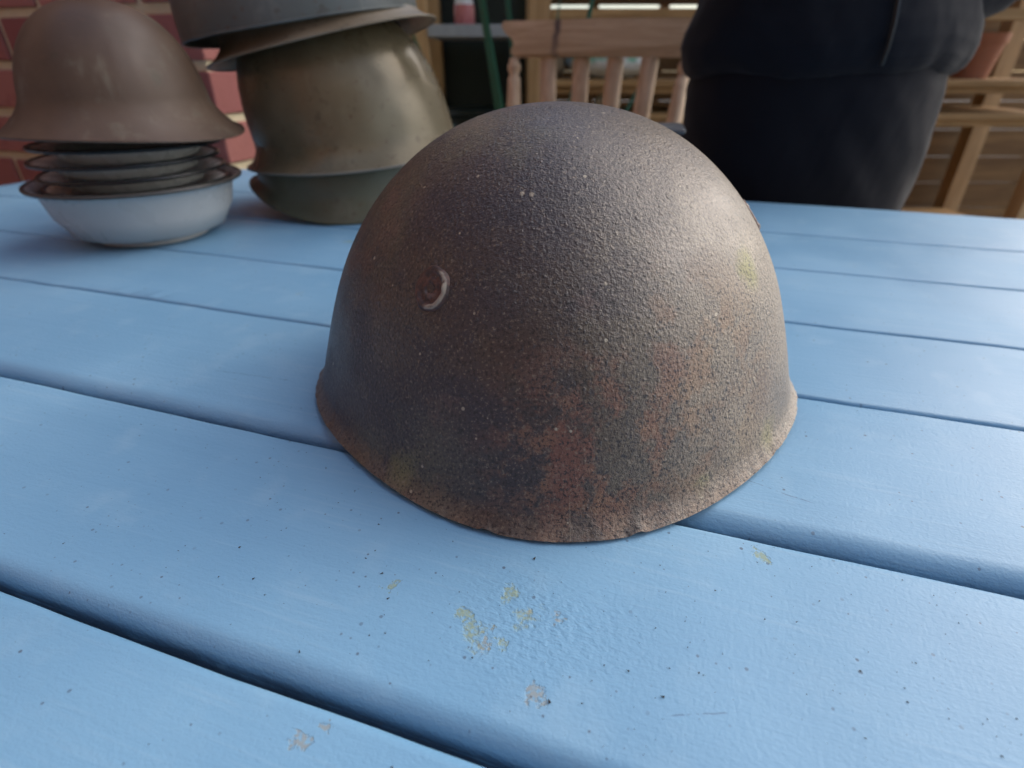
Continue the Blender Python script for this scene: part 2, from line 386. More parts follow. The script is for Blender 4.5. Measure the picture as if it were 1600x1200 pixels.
# ------------------------------------------------------------------ ground
g = MB()
NG = 24
g.quad_grid([[(-60 + 120*i/NG, -60 + 120*j/NG, 0) for i in range(NG+1)] for j in range(NG+1)], False)
g.build('ground', M['patio'], kind='structure')

mb = MB(); mb.box(-2.0, -1.75, -1.75, 2.2, 0, 2.9); mb.box(-1.749, 1.2, -1.75, -1.5, 0, 2.9)  # unseen wall, added to keep sky light off the camera side
mb.build('sky_block_wall', simple('sky_block_render', (.26, .15, .11), .85, .25, 8), smooth=False, kind='structure')

# ------------------------------------------------------------------ table
TYAW = R(-18.1)
tab = thing('garden_table', 'long blue painted wooden garden table made of wide planks', 'table', (0, 0, 0), (0, 0, TYAW))
U0, U1 = -1.02, 1.05
# (n0, n1, near roundover, far roundover)
edges = [(-.290, -.1705, .006, .006), (-.1665, -.0495, .006, .006), (-.0465, .0722, .006, .0040), (.0772, .1838, .0080, .0040),
         (.1900, .3070, .0100, .0025), (.3090, .4178, .0025, .0025), (.4200, .5480, .0025, .0025), (.5502, .6770, .0025, .0025), (.6792, .8415, .0025, .004)]
TH = .034
for n0, n1, ra, rb in edges:
    prof = []
    K = 7
    prof.append((n0, -TH))
    for k in range(K+1):
        a = k/K*math.pi/2; prof.append((n0 + ra - ra*math.cos(a), -ra + ra*math.sin(a)))
    for k in range(1, 6): prof.append((n0 + ra + (n1 - rb - n0 - ra)*k/6, 0))
    for k in range(K+1):
        a = k/K*math.pi/2; prof.append((n1 - rb + rb*math.sin(a), -rb + rb*math.cos(a)))
    prof.append((n1, -TH))
    NX = 420; rows = []
    for i in range(NX+1):
        u = U0 + (U1-U0)*i/NX
        row = []
        for (v, z) in prof:
            wv = .0007*noise.noise(Vector((u*5, v*3, 1.7))) + .00035*noise.noise(Vector((u*30, v*25, 5)))
            ed = .0009*noise.noise(Vector((u*9, n0*50, 0))) + .00025*noise.noise(Vector((u*45, v*30, z*200))) if (v < n0+ra or v > n1-rb) else 0
            row.append((u, v + ed, TZ + z + (wv if z > -TH*.9 else 0)))
        rows.append(row)
    mb = MB(); b, nn, m = mb.quad_grid(rows, True); mb.cap(b, nn, 0, True); mb.cap(b, nn, m-1)
    mb.build('plank', M['paint'], tab, angle=50)
for (u, v) in ((-.85, -.2), (.88, -.2), (-.85, .74), (.88, .74)):
    mb = MB(); mb.box(u-.04, u+.04, v-.04, v+.04, 0, TZ-TH-.001, .005); mb.build('leg', M['paint'], tab)
for v in (-.2, .74):
    mb = MB(); mb.box(-.808, .838, v-.014, v+.014, TZ-TH-.09, TZ-TH-.002, .003); mb.build('apron', M['paint'], tab)
for u in (-.85, .0, .88):
    mb = MB(); mb.box(u-.016, u+.016, -.158, .698, TZ-TH-.085, TZ-TH-.003, .003); mb.build('cross_rail', M['paint'], tab)

# ------------------------------------------------------------------ helmets
def shell_mesh(plan, h, pz, pq, fl, fh, thick=.0013, shear=0.0, broad=0.0, lift=lambda t: 0, seg=180, chip=0.0, dent=0.0, seed=0.0, nr=56):
    def f(z): return max(0.0, 1-(max(z,0)/h)**pz)**(1/pq)
    zs = [fh*(k/12) for k in range(12)] + [fh + (h-fh)*math.sin(k/nr*math.pi/2) for k in range(nr+1)]
    def rows(inner):
        out = []
        for z in zs:
            row = []
            k = (h - thick)/h if inner else 1
            base = f(z) + fl*max(0, 1-z/fh)**2 + broad*max(0, 1-z/.058)**2
            for i in range(seg):
                a = 2*math.pi*i/seg; r = plan(a)*base
                if inner: r = max(r - thick*(1 if base > .05 else base*20), 0)
                zz = z*k
                e = math.exp(-z/.008)
                zz += lift(a)*math.exp(-z/.03)
                ca, sa = math.cos(a), math.sin(a)
                if chip:
                    nz = noise.noise(Vector((ca*22+seed, sa*22, 3)))*.55 + noise.noise(Vector((ca*70, sa*70+seed, 9)))*.45
                    ch = max(0, noise.noise(Vector((ca*38, sa*38, 4+seed)))-.38)*4
                    zz += chip*e*(nz + ch*1.3 + .6); r += chip*.6*nz*e
                if dent:
                    r *= 1 + dent*noise.noise(Vector((ca*2.2+seed, sa*2.2, z*16))) + dent*.35*noise.noise(Vector((ca*7+seed, sa*7, z*50)))
                row.append((r*ca - shear*max(0, zz - fh*.4), r*sa, zz))
            out.append(row)
        return out
    mb = MB(); o = rows(False); i = rows(True)
    mb.quad_grid(list(reversed(i)) + o)
    return mb
def plan_ellipse(a, b): return lambda t: a*b/math.hypot(b*math.cos(t), a*math.sin(t))
def rim_path(plan, fl, lift, seg=120, z=0.0):
    return [(plan(2*math.pi*i/seg)*(1+fl)*math.cos(2*math.pi*i/seg), plan(2*math.pi*i/seg)*(1+fl)*math.sin(2*math.pi*i/seg), z + lift(2*math.pi*i/seg)) for i in range(seg)]

def main_plan(t):
    return .125*(1 + .0082*math.cos(2*t) - .0049*math.sin(2*t) + .0048*math.cos(3*t) + .003*math.sin(3*t) + .0288*math.cos(4*t) - .0027*math.sin(4*t))
HC = Vector((.0234, .295, TZ))
hm = thing('rusted_helmet', 'large rusty brown steel helmet resting rim down in front on the blue table', 'helmet', HC + Vector((0, 0, .0007)), (R(.1), R(-.37), 0))
MH = .1476
sh = shell_mesh(main_plan, MH, 1.8926, 2.1392, .030, .0110, .0026, 0.0, .046, lambda t: .0026*math.cos(t-.2964)**2, 360, .0013, .004, 2.3, 90)
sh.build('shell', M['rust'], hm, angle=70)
def surf(dirx, diry, z):
    def P(t, z): 
        r = main_plan(t)*max(0, 1-(z/MH)**1.8926)**(1/2.1392); return Vector((r*math.cos(t), r*math.sin(t), z))
    t = math.atan2(diry, dirx); p = P(t, z); a = P(t+.01, z)-p; b = P(t, z+.001)-p
    nrm = a.cross(b).normalized()
    if nrm.dot(p) < 0: nrm = -nrm
    return p, nrm
def vent_mat():
    n = NT('worn_vent_rivet', .5, .5); x, y, z = n.sep(n.obj)
    rr = n.vmath('LENGTH', n.vmath('MULTIPLY', n.obj, (1, 1, 0)))
    c = n.mix(n.ramp(n.noise(260, 5), .4, .6), (.055, .035, .030), (.13, .062, .045))
    worn = n.math('MULTIPLY', n.math('MULTIPLY', n.ramp(z, .0007, .0013), n.ramp(n.math('ADD', x, n.math('MULTIPLY', y, -.15)), -.0005, .003)), n.ramp(n.noise(420, 4, .7), .30, .52))
    c = n.mix(n.math('MULTIPLY', worn, .8), c, (.40, .35, .27)); c = n.mix(n.ramp(rr, .0022, .0016), c, (.015, .01, .01))
    inner_hilite = n.math('MULTIPLY', n.math('MULTIPLY', n.ramp(rr, .0042, .0034), n.ramp(rr, .0018, .0026)), n.ramp(y, -.0005, -.002))  # faint highlight painted on the inner ring
    c = n.mix(n.math('MULTIPLY', inner_hilite, .15), c, (.30, .27, .25))
    n.col(c); n.nor(n.bump(n.noise(700, 3), .0004)); return n.m
M['vent'] = vent_mat()
vmb = MB(); vmb.lathe([(.0100, -.0026), (.0094, -.0003), (.0088, .0008), (.0081, .0016), (.0073, .0018), (.0065, .0011), (.0056, .0001), (.0049, .0000), (.0042, .0003), (.0033, .0006), (.0025, .0005), (.0016, -.0005), (.0004, -.0014)], 40)
def vent_warp(p):
    x, y, z = p; r = math.hypot(x, y); a = math.atan2(y, x)
    k = 1 + .35*noise.noise(Vector((math.cos(a)*2.2, math.sin(a)*2.2, r*300)))
    if r > .0052 and z > 0: z *= (.62 + .45*math.cos(a + .2))*k
    z += .00055*noise.noise(Vector((x*620, y*620, 3.1))) + .0003*noise.noise(Vector((x*1500, y*1500, 1.1)))
    f = 1 + .07*noise.noise(Vector((math.cos(a)*1.7, math.sin(a)*1.7, 8)))
    return (x*f - .0010*max(0, 1 - r/.006), y*f, z)
vmb.v = [vent_warp(p) for p in vmb.v]
vme = vmb.mesh('vent_rivet', True, 80); vme.materials.append(M['vent'])
for (dx, dy, z) in ((-.0553, -.0829, .0857), (.0955, -.006, .0960), (-.02, .098, .09)):
    p, nrm = surf(dx, dy, z)
    o = bpy.data.objects.new('vent_rivet', vme); COL.objects.link(o); o.parent = hm; o.location = p
    zq = nrm; xq = Vector((0, 0, 1)).cross(zq).normalized(); yq = zq.cross(xq)
    o.rotation_euler = Matrix((xq, yq, zq)).transposed().to_euler()

def pot_helmet(name, label, mat, loc, rot, a, b, h, fl, fh, rimmat, lift=lambda t: 0, seed=0.0, pz=2.3, pq=2.2, rimr=.0014, shear=0.0, group='stacked steel helmets'):
    t = thing(name, label, 'helmet', loc, rot, group)
    pl = plan_ellipse(a, b)
    shell_mesh(pl, h, pz, pq, fl, fh, .0012, shear, 0.0, lift, 120, 0, .011, seed, 44).build('shell', mat, t, angle=70)
    mb = MB(); mb.tube(rim_path(pl, fl, lift), rimr, 8, closed=True); mb.build('rim_edge', rimmat, t)
    return t
SX, SY = -.212, .768
pot_helmet('steel_helmet', 'dark green steel helmet at the bottom of the leaning stack, mostly covered', M['olive2'], (SX+.006, SY, TZ+.002), (0, 0, R(4)), .119, .110, .16, .085, .03, M['olive2'], lambda t: .033*math.cos(t)**2, 1.0)
pot_helmet('steel_helmet', 'tall olive brown steel helmet with shiny flank, second from the bottom of the stack', M['olive'], (SX+.019, SY, TZ+.054), (R(-2), R(-4), R(2)), .124, .110, .178, .135, .030, M['rimsteel'], lambda t: .006*math.cos(t)**2, 4.0, 3.0, 2.3, shear=.15)
pot_helmet('steel_helmet', 'khaki brown helmet rim sandwiched under the grey helmet, second from the top of the stack', M['khaki'], (SX-.008, SY-.004, TZ+.178), (R(-2), R(-11.5), 0), .113, .098, .150, .19, .024, M['khaki'], lambda t: .004*math.cos(t)**2, 7.0)
pot_helmet('steel_helmet', 'grey green steel helmet on top of the leaning stack, cut by the top edge', M['greygreen'], (SX-.030, SY-.004, TZ+.194), (R(-1), R(-8), 0), .134, .115, .165, .0, .02, M['greygreen'], lambda t: .004*math.cos(t)**2, 9.0)

# left: pale bowl, striped webbing, brown helmet
bx, by = -.392, .612
bw = thing('enamel_bowl', 'pale grey enamel bowl with dark lip on the blue table left of the helmet stack', 'bowl', (bx, by, TZ+.0005))
mb = MB(); mb.lathe([(.001, .003), (.05, .003), (.072, .010), (.084, .03), (.089, .050), (.094, .0555), (.0975, .057), (.0975, .059), (.093, .0585), (.087, .052), (.081, .032), (.070, .013), (.05, .006), (.001, .006)], 56, None, False, False)
mb.build('bowl_body', M['enamel'], bw, angle=60)
mb = MB(); mb.lathe([(.053, .0005), (.053, .006), (.049, .006), (.049, .0005)], 48, None, False, False); mb.build('foot_ring', M['enamel'], bw)
mb = MB(); mb.tube([(.0978*math.cos(k*2*math.pi/60), .0978*math.sin(k*2*math.pi/60), .058) for k in range(60)], .0021, 8, closed=True); mb.build('rolled_lip', M['darksteel'], bw)
for k, lab in enumerate(('white enamel plate with black edge, lowest of the plates in the pale bowl', 'white enamel plate with black edge, second from the bottom of the plates in the bowl', 'white enamel plate with black edge, second from the top of the plates in the bowl', 'white enamel plate with black edge, topmost in the bowl under the brown helmet')):
    pt = thing('enamel_plate', lab, 'plate', (bx + .002*math.sin(k*2.3), by + .002*math.cos(k*1.7), TZ + .050 + .0125*k), (R(rnd.uniform(-1, 1)), R(rnd.uniform(-1, 1)), 0), 'enamel plates stacked in the bowl')
    mb = MB(); mb.lathe([(.001, -.010), (.048, -.010), (.060, -.006), (.068, .002), (.080, .005), (.0835, .0055), (.080, .0065), (.067, .0035), (.059, -.0045), (.048, -.0085), (.001, -.0085)], 48, None, False, False); mb.build('dish', M['plate'], pt, angle=60)
    mb = MB(); mb.tube([(.0838*math.cos(i*2*math.pi/60), .0838*math.sin(i*2*math.pi/60), .0058) for i in range(60)], .0019, 8, closed=True); mb.build('rim_edge', M['blackplastic'], pt)
pot_helmet('brown_helmet', 'dark brown helmet with pointed brim lying on the pale bowl at the left', M['brownlea'], (bx+.006, by, TZ+.110), (R(2), R(2), R(6)), .082, .078, .105, .30, .03, M['brownlea'], lambda t: -.006*math.cos(t)**2, 12.0, group='helmet on the bowl')

# black box on far side of the table
bb = thing('black_box', 'small black box with grey lid behind the rusty helmet at the far table edge', 'box', (.157, .715, TZ+.0005), (0, 0, R(-12)))
mb = MB(); mb.box(-.045, .040, -.03, .03, 0, .093, .003); mb.build('box_body', M['blackplastic'], bb)
mb = MB(); mb.box(-.048, .044, -.033, .033, .0935, .100, .003); mb.build('lid', M['greyplastic'], bb)

# ------------------------------------------------------------------ brick wall
wc = Vector((-.513, 1.075, 0)); ud = Vector((math.cos(TYAW), math.sin(TYAW), 0)); nd = Vector((-math.sin(TYAW), math.cos(TYAW), 0))
bwall = thing('brick_wall', 'pink red brick wall with cream mortar behind the left end of the table', 'wall', wc, (0, 0, TYAW))
# local: front face along -x at y=0, return along +y at x=0 ; 26 courses
mb = MB(); mb.box(-1.395, -.006, .006, .66, 0, 1.96); mb.build('mortar_core', M['mortar'], bwall, smooth=False)
bmb = MB(); bmb.box(0, .217, 0, .10, 0, .066, .003); bme = bmb.mesh('brick', False); bme.materials.append(M['brick'])
hmb = MB(); hmb.box(0, .104, 0, .10, 0, .066, .003); hme = hmb.mesh('brick', False); hme.materials.append(M['brick'])
def put_brick(me, x, y, z, rz):
    o = bpy.data.objects.new('brick', me); COL.objects.link(o); o.parent = bwall; o.location = (x, y, z + rnd.uniform(-.001, .001)); o.rotation_euler = (0, 0, rz)
CH = .082
for c in range(24):
    z = .004 + c*CH
    off = 0 if c % 2 else .113
    # front face (x from 0 downward)
    x = 0.0
    if c % 2: lst = [.217]*6
    else: lst = [.104] + [.217]*5
    for L in lst:
        x -= L; put_brick(bme if L > .2 else hme, x, -.001*rnd.random(), z, 0); x -= .0135
    y = .1135
    lst = [.217]*2 if c % 2 == 0 else [.104, .217]
    for L in lst:
        put_brick(bme if L > .2 else hme, 0 + .001*rnd.random(), y, z, math.pi/2); y += L + .0135
mb = MB(); mb.box(-1.42, .03, -.03, .68, 1.965, 2.02, .006); mb.build('coping', M['mortar'], bwall)

# ------------------------------------------------------------------ chair
cx0 = Vector((.172, 1.42, 0)); crz = R(-15)
ch = thing('wooden_chair', 'weathered wooden spindle back chair behind the table beside the standing person', 'chair', cx0, (0, 0, crz))
# local: x along the back, -y toward the seat
RZ = .946
def rail_sec(z): return .055 + .035*(z-.45)/.5
mb = MB(); prof = []
top = [(-.233, .042), (-.215, .043), (-.12, .045), (0, .047), (.12, .045), (.215, .043), (.233, .042)]
left = [(-.233, .042), (-.236, .030), (-.226, .016), (-.212, .006), (-.207, -.006), (-.213, -.016), (-.212, -.026), (-.200, -.034)]
right = [(-x, z) for x, z in left]
outline = [(x, z) for x, z in top] + right[1:] + [(0.1, -.034), (0, -.034), (-.1, -.034)] + list(reversed(left))[:-1]
def bowy(x): return .125 + .09*(1-(x/.24)**2)*.35
rows = [[(x, bowy(x) - .012 + d*.0, RZ + z) for x, z in outline] for d in (0,)]
F_ = [Vector((x, bowy(x) + .0 + .16*z - .011, RZ + z)) for x, z in outline]; B_ = [Vector((x, bowy(x) + .16*z + .011, RZ + z)) for x, z in outline]
mb.quad_grid([F_, B_]); n_ = len(outline); mb.cap(0, n_, 0, True); mb.cap(0, n_, 1)
mb.build('crest_rail', M['rail'], ch, angle=35)
SEATZ = .45
for i, x in enumerate((-.206, .206)):
    xb = x*.86; y1 = bowy(x) - .006; P0 = Vector((xb, .0, SEATZ+.03)); P1 = Vector((x, y1, RZ-.036))
    ts = [0, .1, .14, .18, .25, .5, .72, .86, .90, .92, .945, .965, .985, 1]; rs = [.013, .014, .019, .014, .013, .0185, .0185, .016, .0155, .011, .0165, .0165, .012, .012]
    mb = MB(); mb.tube([P0.lerp(P1, t) for t in ts], rs, 14); mb.build('post', M['chairv'], ch, angle=60)
for k in range(4):
    x = -.206 + .412*(k+1)/5; xb = x*.80; P0 = Vector((xb, .012, SEATZ+.02)); P1 = Vector((x, bowy(x)-.006, RZ-.036))
    pts = []; rs = []
    for j in range(9):
        t = j/8; p = P0.lerp(P1, t); p.y += .018*math.sin(t*math.pi); pts.append(p); rs.append(.0145 + .006*math.sin(min(1, t*1.3)*math.pi*.5))
    mb = MB(); mb.tube(pts, rs, 12, flat=.55, up=Vector((0, 1, 0))); mb.build('spindle', M['chairv'], ch, angle=50)
mb = MB(); mb.box(-.215, .215, -.40, .03, SEATZ-.015, SEATZ+.022, .012); mb.build('seat', M['chair'], ch)
for sx in (-1, 1):
    for (y0, y1) in ((-.35, -.39), (-.01, .06)):
        mb = MB(); mb.tube([(sx*.16, y0, SEATZ-.016), (sx*.175, y0+(y1-y0)*.3, SEATZ*.66), (sx*.18, y0+(y1-y0)*.5, SEATZ*.5), (sx*.2, y1, .0)], [.017, .021, .019, .014], 12); mb.build('leg', M['chairv'], ch)
    mb = MB(); mb.tube([(sx*.184, -.372, .2), (sx*.184, .025, .2)], .011, 10); mb.build('stretcher', M['chair'], ch)

# ------------------------------------------------------------------ person (standing at the far side, cut by the frame top)
PX, PY = .447, .935
pr = Euler((0, 0, R(4))).to_matrix().to_4x4()
def hand(mb, wrist, d, side):
    d = Vector(d).normalized(); s = d.cross(Vector((0, 0, 1))).normalized()*side; nrm = s.cross(d)
    mb.tube([wrist, wrist + d*.03, wrist + d*.065, wrist + d*.09], [.026, .034, .040, .036], 12, flat=.5)
    for k, L in enumerate((.070, .078, .072, .056)):
        b0 = Vector(wrist) + d*.085 + s*(-.030 + .020*k)
        mb.tube([b0, b0 + d*L*.45 - nrm*.004, b0 + d*L*.8 - nrm*.018, b0 + d*L*.9 - nrm*.034], [.0092, .0088, .008, .006], 8)
    b0 = Vector(wrist) + d*.03 - s*.028
    mb.tube([b0, b0 + d*.03 - s*.022, b0 + d*.06 - s*.026 - nrm*.008], [.0125, .011, .008], 8)
mb = MB()
# body core: legs hidden in trousers, neck and head, arms and hands
mb.loft([(0, 0, .80, .14, .10), (0, 0, .95, .15, .105), (0, 0, 1.1, .14, .10), (0, 0, 1.3, .17, .11), (0, .01, 1.42, .16, .085), (0, .015, 1.47, .065, .06), (0, .01, 1.53, .056, .058), (0, -.005, 1.56, .062, .075),
         (0, -.012, 1.60, .072, .092), (0, -.008, 1.66, .078, .100), (0, 0, 1.71, .076, .098), (0, .003, 1.75, .062, .080), (0, .004, 1.775, .03, .04)], 30)
mb.tube([(0, -.098, 1.685), (0, -.112, 1.655), (0, -.122, 1.638), (0, -.104, 1.63)], [.008, .011, .014, .010], 10)
for sx in (-1, 1):
    mb.tube([(sx*.077, .005, 1.62), (sx*.084, .01, 1.65), (sx*.08, .014, 1.685)], [.008, .016, .010], 8)
    mb.tube([(sx*.09, .0, .82), (sx*.095, -.005, .48), (sx*.10, .01, .09)], [.07, .05, .035], 14)
    if sx < 0:
        el = Vector((sx*.285, .02, 1.10)); wr = Vector((sx*.09, -.245, 1.15)); hd = (-sx*.5, -.30, .03)
    else:
        el = Vector((.30, .05, 1.11)); wr = Vector((.115, -.055, .975)); hd = (-.25, .10, -1)
    mb.tube([(sx*.18, .01, 1.40), el, wr], [.045, .036, .026], 12)
    hand(mb, wr, hd, sx)
body = mb.build('person', M['skin'], angle=70)
body.location = (PX, PY, 0); body.rotation_euler = (0, 0, R(4))
tag(body, 'person in dark navy clothes standing at the far edge of the table', 'person')
# jacket, blousing over the waist
mb = MB()
jk = [(.884, .182, .122), (.888, .190, .128), (.893, .196, .133), (.903, .202, .139), (.922, .207, .142), (.945, .203, .140), (.97, .193, .135), (.99, .186, .131), (1.03, .182, .128), (1.1, .183, .128), (1.2, .19, .13), (1.3, .205, .132), (1.38, .205, .125), (1.43, .165, .105), (1.47, .09, .085), (1.50, .075, .075)]
secs = []
for a, b in zip(jk[:-1], jk[1:]):
    for k in range(5):
        t = k/5; secs.append((0, 0, a[0]+(b[0]-a[0])*t, a[1]+(b[1]-a[1])*t, a[2]+(b[2]-a[2])*t))
secs.append((0, 0, 1.50, .075, .075))
mb.loft(secs, 96, .05, 3.0)
for sx in (-1, 1):
    P = [Vector((sx*.165, .01, 1.40)), Vector((sx*.235, .015, 1.28)), Vector((sx*.278, .02, 1.15)), Vector((sx*.284, .012, 1.105)), Vector((sx*.262, -.03, 1.095)), Vector((sx*.19, -.12, 1.12)), Vector((sx*.118, -.21, 1.142))]
    if sx > 0: P = [Vector((.165, .01, 1.40)), Vector((.235, .02, 1.30)), Vector((.280, .035, 1.2)), Vector((.300, .05, 1.12)), Vector((.285, .03, 1.07)), Vector((.225, -.025, 1.02)), Vector((.130, -.055, .975))]
    Q = []; rr = [.075, .066, .058, .056, .054, .049, .042]; rq = []
    for a in range(6):
        for k in range(5):
            t = k/5; Q.append(P[a].lerp(P[a+1], t)); rq.append((rr[a]+(rr[a+1]-rr[a])*t)*(1 + .05*math.sin((a*5+k)*1.9) + .04*noise.noise(Vector((a+t, sx, 2))*2)))
    mb.tube(Q + [P[6]], rq + [.040], 18)
jacket = mb.build('jacket', M['navy'], body, angle=80)
mb = MB(); mb.tube([(.0, y, z) for z, y in ((.90, -.1435), (.92, -.1465), (.945, -.1455), (.97, -.1405), (.99, -.136), (1.03, -.133), (1.1, -.132), (1.2, -.134), (1.3, -.136), (1.36, -.13))], .003, 6, up=Vector((0, 1, 0))); mb.build('zip', M['blackplastic'], jacket)
# trousers
mb = MB()
def dense(L):
    L = list(L); out = []
    for a, b in zip(L[:-1], L[1:]):
        for k in range(5): out.append(tuple(a[i] + (b[i]-a[i])*k/5 for i in range(3)))
    return out + [L[-1]]
secs = [(0, 0, z, rx, ry) for z, rx, ry in dense(((.60, .178, .12), (.68, .180, .122), (.76, .184, .127), (.80, .186, .130), (.84, .188, .130), (.87, .187, .128), (.90, .180, .122), (.95, .168, .115)))]
mb.loft(secs, 80, .045, 6.0)
for sx in (-1, 1):
    mb.loft([(sx*(.088+.012*(.8-z)), .004, z, .082 - .03*max(0, (.75-z))*.9, .105 - .05*max(0, .75-z)) for z in (.05, .12, .2, .3, .4, .48, .56, .64, .72, .80)], 26, .06, sx*4.0)
mb.build('trousers', M['navy2'], body, angle=80)
for sx in (-1, 1):
    mb = MB(); secs = []
    rows = []
    for (y, wx, hz) in ((.075, .02, .05), (.07, .034, .07), (.03, .038, .085), (-.03, .04, .075), (-.09, .046, .055), (-.15, .046, .045), (-.185, .036, .035), (-.20, .015, .02)):
        rows.append([(sx*.105 + wx*math.cos(k*2*math.pi/16), y, max(0, hz*.5 + hz*.5*math.sin(k*2*math.pi/16))) for k in range(16)])
    b, n_, m_ = mb.quad_grid(rows); mb.cap(b, n_, 0); mb.cap(b, n_, m_-1); mb.build('shoe', M['shoe'], body, angle=80)
mb = MB(); mb.loft([(0, .035, 1.60, .07, .07), (0, .03, 1.66, .083, .082), (0, .018, 1.70, .085, .096), (0, .006, 1.735, .080, .102), (0, .004, 1.77, .06, .078), (0, .004, 1.792, .025, .035)], 26, .08, 1.0); mb.build('hair', M['hair'], body)
for sx in (-1, 1):
    mb = MB(); mb.lathe([(.001, -.011), (.008, -.008), (.011, 0), (.008, .008), (.001, .011)], 14, Matrix.Translation((sx*.03, -.093, 1.665))); e = mb.build('eye', M['white'], body)
mb = MB(); mb.tube([(-.024, -.098, 1.592), (0, -.106, 1.590), (.024, -.098, 1.592)], [.003, .006, .003], 8); mb.build('mouth', simple('lip', (.35, .13, .11), .4), body)

# ------------------------------------------------------------------ shelving behind
sv = thing('wooden_shelving', 'golden timber shelving with grey and wooden shelves behind the chair', 'shelving', (0, 2.30, 0))
def bar(name, mat, parent, *b, bev=.003):
    mb = MB(); mb.box(*b, bev); return mb.build(name, mat, parent, angle=30)
for x in (-.334, .096, 1.10, 2.10):
    bar('post', M['timberv'], sv, x-.038, x+.038, 0, .07, 0, 1.75)
for x in (-.334, .096, 1.10, 2.10):
    bar('post', M['timberv'], sv, x-.038, x+.038, .42, .49, 0, 1.75)
bar('shelf', M['greyshelf'], sv, -.296, .058, -.004, .41, .978, 1.016)
bar('back_board', M['darkpanel'], sv, -.37, .13, .492, .505, .0, 1.74)
for z in (.845, .735):
    for j in range(4):
        bar('shelf_board', M['timber'], sv, .136, 2.062, -.004 + .105*j, .092 + .105*j, z - .022, z)
    bar('shelf_bearer', M['timber'], sv, .136, 2.062, .02, .06, z - .045, z - .0225)
bar('beam', M['timber'], sv, .136, 2.062, .0, .045, 1.028, 1.062)
bar('beam', M['timber'], sv, .136, 2.062, .0, .045, 1.125, 1.20)
bar('shade_board', M['timber'], sv, -.42, 2.20, -.22, .56, 1.752, 1.775)  # unseen top board, added to darken the shelf interior
for z in (.30, 1.45):
    bar('shelf_board', M['timber'], sv, .136, 2.062, 0, .41, z - .024, z)
bar('shelf', M['greyshelf'], sv, -.296, .058, 0, .41, .40, .43)
# fence behind, open trellis top
fn = thing('slat_fence', 'golden brown horizontal board fence with open gaps behind the shelving', 'fence', (0, 2.90, 0))
z = .02; k = 0
while z < 1.9:
    h_ = .118
    top = z + h_
    if z < 1.07 and top > 1.07: top = 1.082
    bar('slat', M['slat'], fn, -2.2, 2.6, 0, .022, z, top)
    if top < 1.08: z = top + .003
    else: z = top + .034
for x in (-2.0, -1.0, .0, .36, .67, 1.30, 2.2, 2.55):
    bar('batten', M['timberv'], fn, x-.02, x+.02, .023, .06, 0, 1.86)

# things on the shelves
sb = thing('spray_bottle', 'pink bottle with white neck on the grey shelf left of the chair', 'bottle', (-.172, 2.40, 1.0165))
mb = MB(); mb.lathe([(.001, 0), (.034, 0), (.037, .004), (.037, .052), (.035, .062)], 24, None, False, False); mb.build('bottle_body', M['pink'], sb)
mb = MB(); mb.lathe([(.035, .0621), (.030, .082), (.018, .102), (.013, .115), (.013, .125)], 24, None, False, True); mb.build('bottle_shoulder', M['white'], sb)
mb = MB(); mb.lathe([(.017, .1252), (.017, .145), (.012, .15), (.010, .17), (.001, .171)], 20, None, True, False); mb.box(-.045, .012, -.009, .009, .1715, .195, .003); mb.build('spray_head', M['white'], sb)
def sack(name, label, cat, loc, wx, wy, hz, mat, seed):
    mb = MB(); rows = []
    for j in range(15):
        t = j/14; s_ = (math.sin(math.pi*min(1, max(.0, t)))**.35) if 0 < t < 1 else .45
        rows.append([(wx*math.copysign(abs(math.cos(a))**.7, math.cos(a))*s_*(1+.06*noise.noise(Vector((math.cos(a)*2, math.sin(a)*2+seed, t*4)))), wy*math.copysign(abs(math.sin(a))**.8, math.sin(a))*s_, hz*t + .006*noise.noise(Vector((math.cos(a)*3+seed, math.sin(a)*3, 2)))*(t > .5)) for a in [2*math.pi*i/36 for i in range(36)]])
    b, n_, m_ = mb.quad_grid(rows); mb.cap(b, n_, 0, True); mb.cap(b, n_, m_-1)
    o = mb.build(name, mat, None, angle=80); o.location = loc; return tag(o, label, cat)
sack('plastic_sack', 'white plastic sack with green and blue print on the shelf behind the chair', 'sack', (.372, 2.47, .846), .172, .13, .135, M['bag'], 1.0)
sack('tan_sack', 'small tan sack on the shelf left of the printed white sack', 'sack', (.165, 2.50, .846), .045, .09, .10, M['kraft'], 5.0)
cp_ = thing('cream_pot', 'small cream glazed pot on the lower shelf just above the rusty helmet', 'pot', (.372, 2.42, .7355))
mb = MB(); mb.lathe([(.03, 0), (.044, .012), (.05, .03), (.046, .05), (.034, .06), (.03, .066)], 28, None, True, False); mb.build('pot_body', M['cream'], cp_)
mb = MB(); mb.lathe([(.036, .0662), (.034, .072), (.01, .078), (.001, .079)], 28, None, True, False); mb.build('lid', M['cream'], cp_)
for (x, y, r, h_, lab) in ((1.58, 2.46, .06, .11, 'smaller terracotta flower pot on the shelf right of the person'), (1.80, 2.50, .085, .15, 'larger terracotta flower pot on the shelf at the far right')):
    tp = thing('flower_pot', lab, 'pot', (x, y, .8455), group='terracotta pots on the shelf')
    mb = MB(); mb.lathe([(.001, 0), (r*.68, 0), (r*.92, h_*.78), (r*.80, h_*.78), (r*.6, .012), (.001, .012)], 28, None, False, False); mb.build('pot_body', M['terra'], tp)
    mb = MB(); mb.lathe([(r*.925, h_*.781), (r, h_*.785), (r*1.01, h_), (r*.88, h_), (r*.82, h_*.781)], 28, None, False, False); mb.build('pot_rim', M['terra'], tp)
